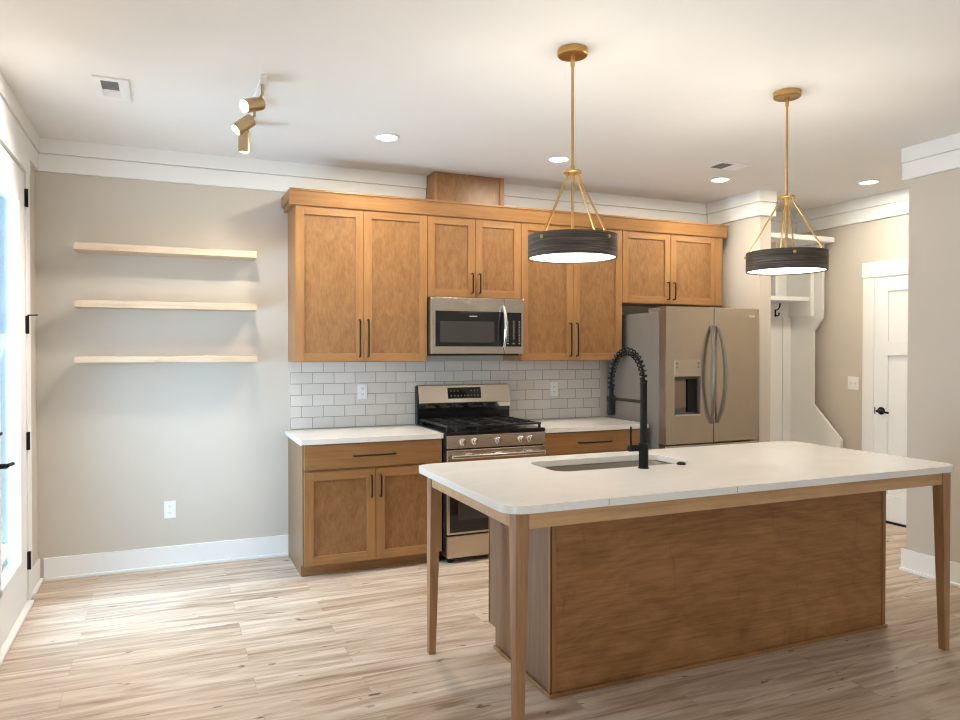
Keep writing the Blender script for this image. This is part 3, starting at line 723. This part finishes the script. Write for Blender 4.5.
# faucet
FX, FY = 1.272, -2.512
t = thing('kitchen_faucet', 'tall matte black spring neck faucet standing behind the island sink', 'faucet', (FX, FY, IT))
MB().lathe([(0,0),(.026,0),(.026,.004),(.0225,.006),(.0225,.118),(.0165,.122),(.0165,.30),(0,.30)], (FX, FY, IT), 24).build('base', 'black', t)
MB().lathe([(.0165,0),(.0165,.137),(.012,.14),(0,.14)], (FX, FY, IT+.28), 20).build('riser', 'black', t)
m = MB(); m.lathe([(0,0),(.0155,0),(.0155,.062),(.013,.066),(0,.066)], (FX-.018, FY, IT+.098), 18, (-1,0,0)); m.build('valve', 'black', t)
MB().tube([(FX-.070, FY, IT+.10), (FX-.072, FY, IT+.13), (FX-.072, FY, IT+.20)], [.0055,.005,.0045], 10).build('lever', 'black', t)
# arch
R_ = .137; zc = IT+.41; pts = []
for k in range(41):
    a = math.pi*k/40; pts.append(Vector((FX, FY+R_-R_*math.cos(a), zc+R_*1.05*math.sin(a))))
pts = [Vector((FX, FY, zc-.02))] + pts + [Vector((FX, FY+2*R_, zc-.05))]
MB().tube(pts, .0070, 10).build('hose', 'black', t)
cum = [0]
for a, b_ in zip(pts, pts[1:]): cum.append(cum[-1]+(b_-a).length)
def at(s_):
    for i in range(len(pts)-1):
        if s_ <= cum[i+1] or i == len(pts)-2:
            f = (s_-cum[i])/(cum[i+1]-cum[i]); p = pts[i].lerp(pts[i+1], f); return p, (pts[i+1]-pts[i]).normalized()
hel = []; turns = 21; N = turns*12
for k in range(N+1):
    p, tg = at(cum[-1]*k/N); u = Vector((1,0,0)); v = tg.cross(u); a = 2*math.pi*turns*k/N
    hel.append(p+(u*math.cos(a)+v*math.sin(a))*.0165)
MB().tube(hel, .0036, 6).build('spring', 'black', t)
hy = FY+2*R_
MB().lathe([(0,0),(.018,0),(.0205,.010),(.0205,.088),(.015,.098),(.012,.106),(.0115,.150),(0,.150)], (FX, hy, IT+.230), 20).build('spray_head', 'black', t)
m = MB(); m.tube([(FX, FY, IT+.315), (FX, hy-.01, IT+.315)], .0085, 10); m.lathe([(.0135,-.012),(.0225,-.012),(.0225,.012),(.0135,.012)], (FX, hy, IT+.315), 16, closed=True); m.build('docking_arm', 'black', t)
tag(MB().lathe([(0,0),(.022,0),(.022,.006),(.018,.009),(.016,.012),(0,.012)], (1.51, -2.49, IT), 20).build('air_switch', 'black', loc=(1.51, -2.49, IT)), 'small black round button on the island counter right of the faucet', 'air switch')
# seam in the slab: a filled joint across the front edge
for jx in (.7285, 1.3505): B(jx, jx+.002, IY0-.0006, IY0+.004, IB+.003, IT-.003).build('slab_joint', 'doorside', ct, smooth=False)

# ------------------------------------------------------------------ lamps
def point(name, loc, e, r, parent):
    l = bpy.data.lights.new(name, 'POINT'); l.energy = e; l.color = SOFT; l.shadow_soft_size = r
    o = bpy.data.objects.new(name, l); COL.objects.link(o); o.parent = parent; o.location = Vector(loc)-parent.location; return o
def spot(name, loc, dirn, e, ang, blend, r, parent, col=None):
    col = col or SOFT
    l = bpy.data.lights.new(name, 'SPOT'); l.energy = e; l.color = col; l.shadow_soft_size = r; l.spot_size = ang; l.spot_blend = blend
    o = bpy.data.objects.new(name, l); COL.objects.link(o); o.parent = parent; o.location = Vector(loc)-parent.location
    o.rotation_euler = Vector(dirn).to_track_quat('-Z', 'Y').to_euler(); return o
def pendant(x, y, label, phi):
    t = thing('drum_pendant', label, 'pendant lamp', (x, y, CZ), 'drum pendants over the island')
    MB().lathe([(0,-.001),(.066,-.001),(.068,-.004),(.068,-.026),(.064,-.030),(.058,-.028),(.012,-.028),(0,-.028)], (x, y, CZ), 32).build('canopy', 'brass', t)
    m = MB().tube([(x, y, CZ-.027), (x, y, CZ-.075)], .0095, 12).tube([(x, y, CZ-.075), (x, y, 2.27)], .0062, 12); m.build('stem', 'brass', t)
    m = MB().lathe([(0,.005),(.040,.005),(.042,.003),(.042,-.003),(.040,-.005),(0,-.005)], (x, y, 2.272), 24)
    m.lathe([(0,.03),(.009,.03),(.010,.01),(.010,-.03),(.007,-.04),(0,-.04)], (x, y, 2.272), 16)
    hub = m.build('hub', 'brass', t)
    zt, zb_, r = 1.985, 1.885, .2
    for k in range(4):
        a = phi+k*H; c, s = math.cos(a), math.sin(a)
        rod = MB().tube([(x+.032*c, y+.032*s, 2.28), (x+.034*c, y+.034*s, 2.25), (x+.186*c, y+.186*s, zt+.0), (x+.190*c, y+.190*s, zt-.03)], .0045, 8).build('rod', 'brass', t)
        MB().lathe([(0,0),(.008,0),(.008,.006),(.005,.010),(0,.010)], (x+r*c, y+r*s, zt-.022), 12, (c, s, 0)).build('screw_cap', 'brass', rod)
    MB().tube([(x, y, 2.23), (x, y, 1.945)], .006, 10).build('center_rod', 'brass', t)
    MB().lathe([(r, zb_), (r, zt), (r-.006, zt), (r-.006, zb_)], (x, y, 0), 64, closed=True).build('drum_shade', 'drum', t)
    MB().lathe([(0, zb_+.006), (r-.007, zb_+.006), (r-.007, zb_+.010), (0, zb_+.010)], (x, y, 0), 48).build('diffuser', 'lamp', t)
    for k in range(3):
        a = phi+.5+k*2*math.pi/3; MB().lathe([(0,-.03),(.016,-.022),(.027,0),(.022,.02),(.012,.035),(0,.04)], (x+.09*math.cos(a), y+.09*math.sin(a), zt-.052), 14, (math.cos(a), math.sin(a), .1)).build('bulb', 'lamp', t)
    point('pendant_bulb', (x, y, zt-.022), PEND_W, .05, t)
    spot('pendant_down', (x, y, zb_-.004), (0, 0, -1), DOWN_W, math.radians(165), .6, .15, t)
def view_phi(x, y, ang):
    """direction at `ang` to the right of the way back to the camera"""
    b = math.atan2(cam.location.y-y, cam.location.x-x); return b+ang
pendant(.874, -2.525, 'black drum pendant hanging over the sink end of the island', view_phi(.874, -2.525, math.radians(50)))
pendant(2.176, -2.5, 'black drum pendant hanging over the far right end of the island', view_phi(2.185, -2.5, math.radians(11)))
for x, y, lab in ((.478, -.912, 'round recessed ceiling light in front of the left tall wall cabinet'), (1.732, -.879, 'round recessed ceiling light just behind the stem of the nearer pendant'), (3.195, -.843, 'round recessed ceiling light by the ceiling vent in front of the refrigerator'), (4.344, -1.244, 'round recessed ceiling light in the hall near the white door')):
    nc = 0 if x < 1 else 1 if x < 2 else 2 if x < 4 else 3
    t = thing('recessed_light', lab, 'ceiling light', (x, y, CZ), 'recessed ceiling lights')
    MB().lathe([(.062,-.001),(.082,-.001),(.084,-.004),(.066,-.010),(.062,-.006)], (x, y, CZ), 40, closed=True).build('trim_ring', 'white', t)
    MB().lathe([(0,-.003),(.0615,-.003),(.0615,-.006),(0,-.006)], (x, y, CZ), 32).build('lens', 'can_lamp', t)
    l = bpy.data.lights.new('recessed_beam', 'AREA'); l.shape = 'DISK'; l.size = .11; l.energy = CAN_W[nc]; l.color = WARM
    o = bpy.data.objects.new('recessed_beam_'+'abcd'[nc], l); COL.objects.link(o); o.parent = t; o.location = (0, 0, -.009)
# three-head spot fixture
t = thing('spot_fixture', 'ceiling spotlight fixture with three brass cylinder heads', 'ceiling light', (-.36, -1.25, CZ))
B(-.375, -.345, -1.68, -.80, CZ-.022, CZ-.001).build('mounting_bar', 'white', t, bevel=.004, smooth=False)
for (x, y, z), dv in (((-.405, -1.60, 2.69), (-.74, -.5, -.38)), ((-.415, -1.25, 2.69), (-.72, -.22, -.62)), ((-.380, -.90, 2.69), (0, 0, -1))):
    nh = 0 if y < -1.5 else 1 if y < -1 else 2
    dv = Vector(dv).normalized(); c = Vector((x, y, z))
    hd = MB().lathe([(0,-.055),(.030,-.055),(.034,-.051),(.034,.060),(.030,.060),(.028,.048),(0,.048)], c, 24, dv).build('lamp_head', 'nickelbrass', t)
    MB().lathe([(0,.049),(.027,.049),(.027,.053),(0,.053)], c, 20, dv).build('lens', 'spot_lamp', hd)
    MB().tube([(-.36, y, CZ-.022), (-.36, y, 2.745), c-dv*.03], [.0075,.0075,.0075], 8).build('stem', 'nickelbrass', hd)
    spot('spot_beam', c+dv*.065, dv, TRACK_W[nh], math.radians((76, 110, 160)[nh]), .6, .02, t, COOL)
# ceiling vents
t = thing('ceiling_vent', 'white ceiling register with a grey opening near the left wall', 'vent', (-1.05, -1.17, CZ), 'ceiling vents')
m = MB().box(-1.135, -1.10, -1.34, -1.02, CZ-.012, CZ-.001).box(-1.02, -.97, -1.34, -1.02, CZ-.012, CZ-.001).box(-1.101, -1.019, -1.34, -1.31, CZ-.012, CZ-.001).box(-1.101, -1.019, -1.07, -1.02, CZ-.012, CZ-.001)
m.build('vent_frame', 'white', t, smooth=False, bevel=.002)
B(-1.10, -1.02, -1.31, -1.165, CZ-.006, CZ-.001).build('vent_opening', 'vent_dark', t, smooth=False)
m = MB().box(-1.10, -1.02, -1.165, -1.07, CZ-.004, CZ-.001)
for k in range(4): m.box(-1.10, -1.02, -1.155+k*.022, -1.145+k*.022, CZ-.010, CZ-.003)
m.build('louvers', 'white', t, smooth=False)
t = thing('ceiling_vent', 'white ceiling register with a grey grille above the refrigerator', 'vent', (2.96, -1.19, CZ), 'ceiling vents')
B(2.82, 3.11, -1.275, -1.11, CZ-.008, CZ-.001).build('vent_frame', 'white', t, smooth=False, bevel=.002)
m = MB().box(2.85, 2.95, -1.255, -1.13, CZ-.010, CZ-.008); m.build('vent_opening', 'vent_dark', t, smooth=False)
m = MB()
for k in range(5): m.box(2.97+k*.024, 2.98+k*.024, -1.255, -1.13, CZ-.012, CZ-.008)
m.build('louvers', 'white', t, smooth=False)
